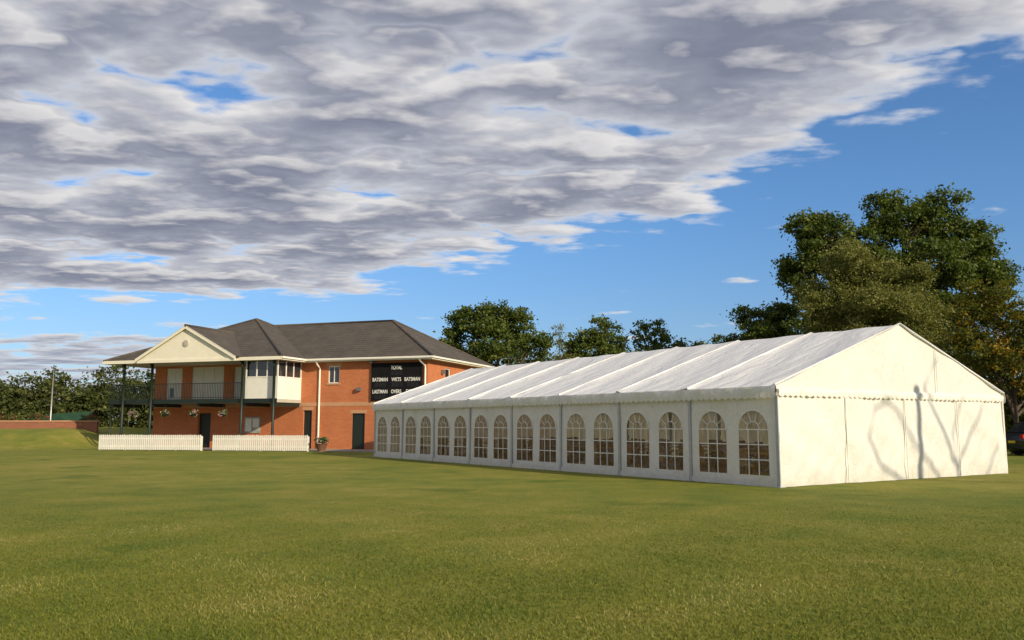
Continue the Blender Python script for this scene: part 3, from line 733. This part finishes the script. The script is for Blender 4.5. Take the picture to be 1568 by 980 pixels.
md=cb.modifiers.new('bevel','BEVEL'); md.width=.04; md.segments=2
for sgn in (-1,1):
    yy=lambda z:sgn*(.865*(1-max(0,(z-1.0))/.7*.24)+.012)
    VV=[];FF=[]
    for poly in ([(-1.85,1.14),(-1.58,1.52),(-.75,1.58),(-.75,1.12)],[(-.68,1.12),(-.68,1.58),(.1,1.6),(.1,1.1)],[(.17,1.1),(.17,1.6),(.45,1.54),(.98,1.1)]):
        b0=len(VV); VV+=[(x,yy(z),z) for x,z in poly]; FF.append(tuple(range(b0,b0+4)))
    obj_from('side_windows',VV,FF,M_glass,CR)
obj_from('rear_window',[(-2.03,-.62,1.17),(-2.03,.62,1.17),(-1.70,.55,1.55),(-1.70,-.55,1.55)],[(0,1,2,3)],M_glass,CR)
obj_from('windscreen',[(1.17,-.66,1.14),(1.17,.66,1.14),(.62,.56,1.6),(.62,-.56,1.6)],[(0,1,2,3)],M_glass,CR)
M_tyre=simple_mat('tyre',(.015,.015,.015),.8)
for sgn in (-1,1):
    tubes('tyres',[([(x,sgn*.70,.32),(x,sgn*.90,.32)],[.32,.32]) for x in (-1.4,1.4)],M_tyre,CR,24,False)
    tubes('alloy_wheels',[([(x,sgn*.88,.32),(x,sgn*.915,.32)],[.2,.19]) for x in (-1.4,1.4)],M_alu,CR,16,False)
boxes('tail_lights',[(-2.27,-2.1,-.84,-.62,.85,1.05),(-2.27,-2.1,.62,.84,.85,1.05)],simple_mat('tail_light_red',(.4,.01,.01),.2),CR)
boxes('number_plate',[(-2.29,-2.26,-.26,.26,.62,.74)],simple_mat('plate_yellow',(.6,.45,.03),.5),CR)
boxes('headlights',[(2.12,2.27,-.82,-.55,.68,.82),(2.12,2.27,.55,.82,.68,.82)],M_white,CR)

# ---------------------------------------------------------------- unseen post + limbs added out at the right, shaped to throw the gable shadows
gx=Vector((math.cos(AZ),math.sin(AZ),0)); cor=Vector((6.6141,21.3029,0))
def toward(s,z,d):
    p=cor+gx*s+Vector((0,0,z)); return p+S*d
pb=toward(6.1,2.3,16)
LP=empty('shadow_post',(pb.x,pb.y,0))  # added unseen post, placed and sized for its shadow on the gable
tubes('column',[([(0,0,0),(0,0,1.2),(0,0,1.25),(0,0,pb.z)],[.14,.14,.11,.10])],M_grey,LP,12)
tubes('post_head',[([(0,0,pb.z-.05),(0,0,pb.z+.05),(0,0,pb.z+.3),(0,0,pb.z+.36)],[.11,.17,.15,.05])],M_grey,LP,12)
br=[]
DB=28
def limb(pts,r):
    br.append(([toward(a,z,DB) for a,z in pts],[r*(1-.45*i/(len(pts)-1)) for i in range(len(pts))]))
base=toward(8.4,0,DB); 
limb([(8.3,-10.5),(8.2,-2),(8.0,.2),(7.2,1.6),(6.5,2.6),(7.3,3.5)],.085)
limb([(8.0,.2),(8.9,1.3),(9.6,2.1)],.055)
limb([(8.0,.2),(7.9,1.2),(8.5,2.4)],.055)
limb([(8.1,-1.0),(6.9,.1),(5.9,.9),(5.2,1.9),(4.4,2.3)],.06)
limb([(8.1,-1.4),(5.6,-.2),(4.2,.4),(3.7,1.2),(4.1,2.0),(4.8,2.2)],.065)
limb([(8.2,-2),(9.5,-.2),(10.4,.9)],.06)
bt=[([p-Vector((base.x,base.y,0)) for p in pts],rs_) for pts,rs_ in br]
BT=empty('shadow_limbs',(base.x,base.y,0)); tubes('shadow_branches',bt,M_wood,BT,6)  # added unseen limbs, traced on the gable and moved toward the sun
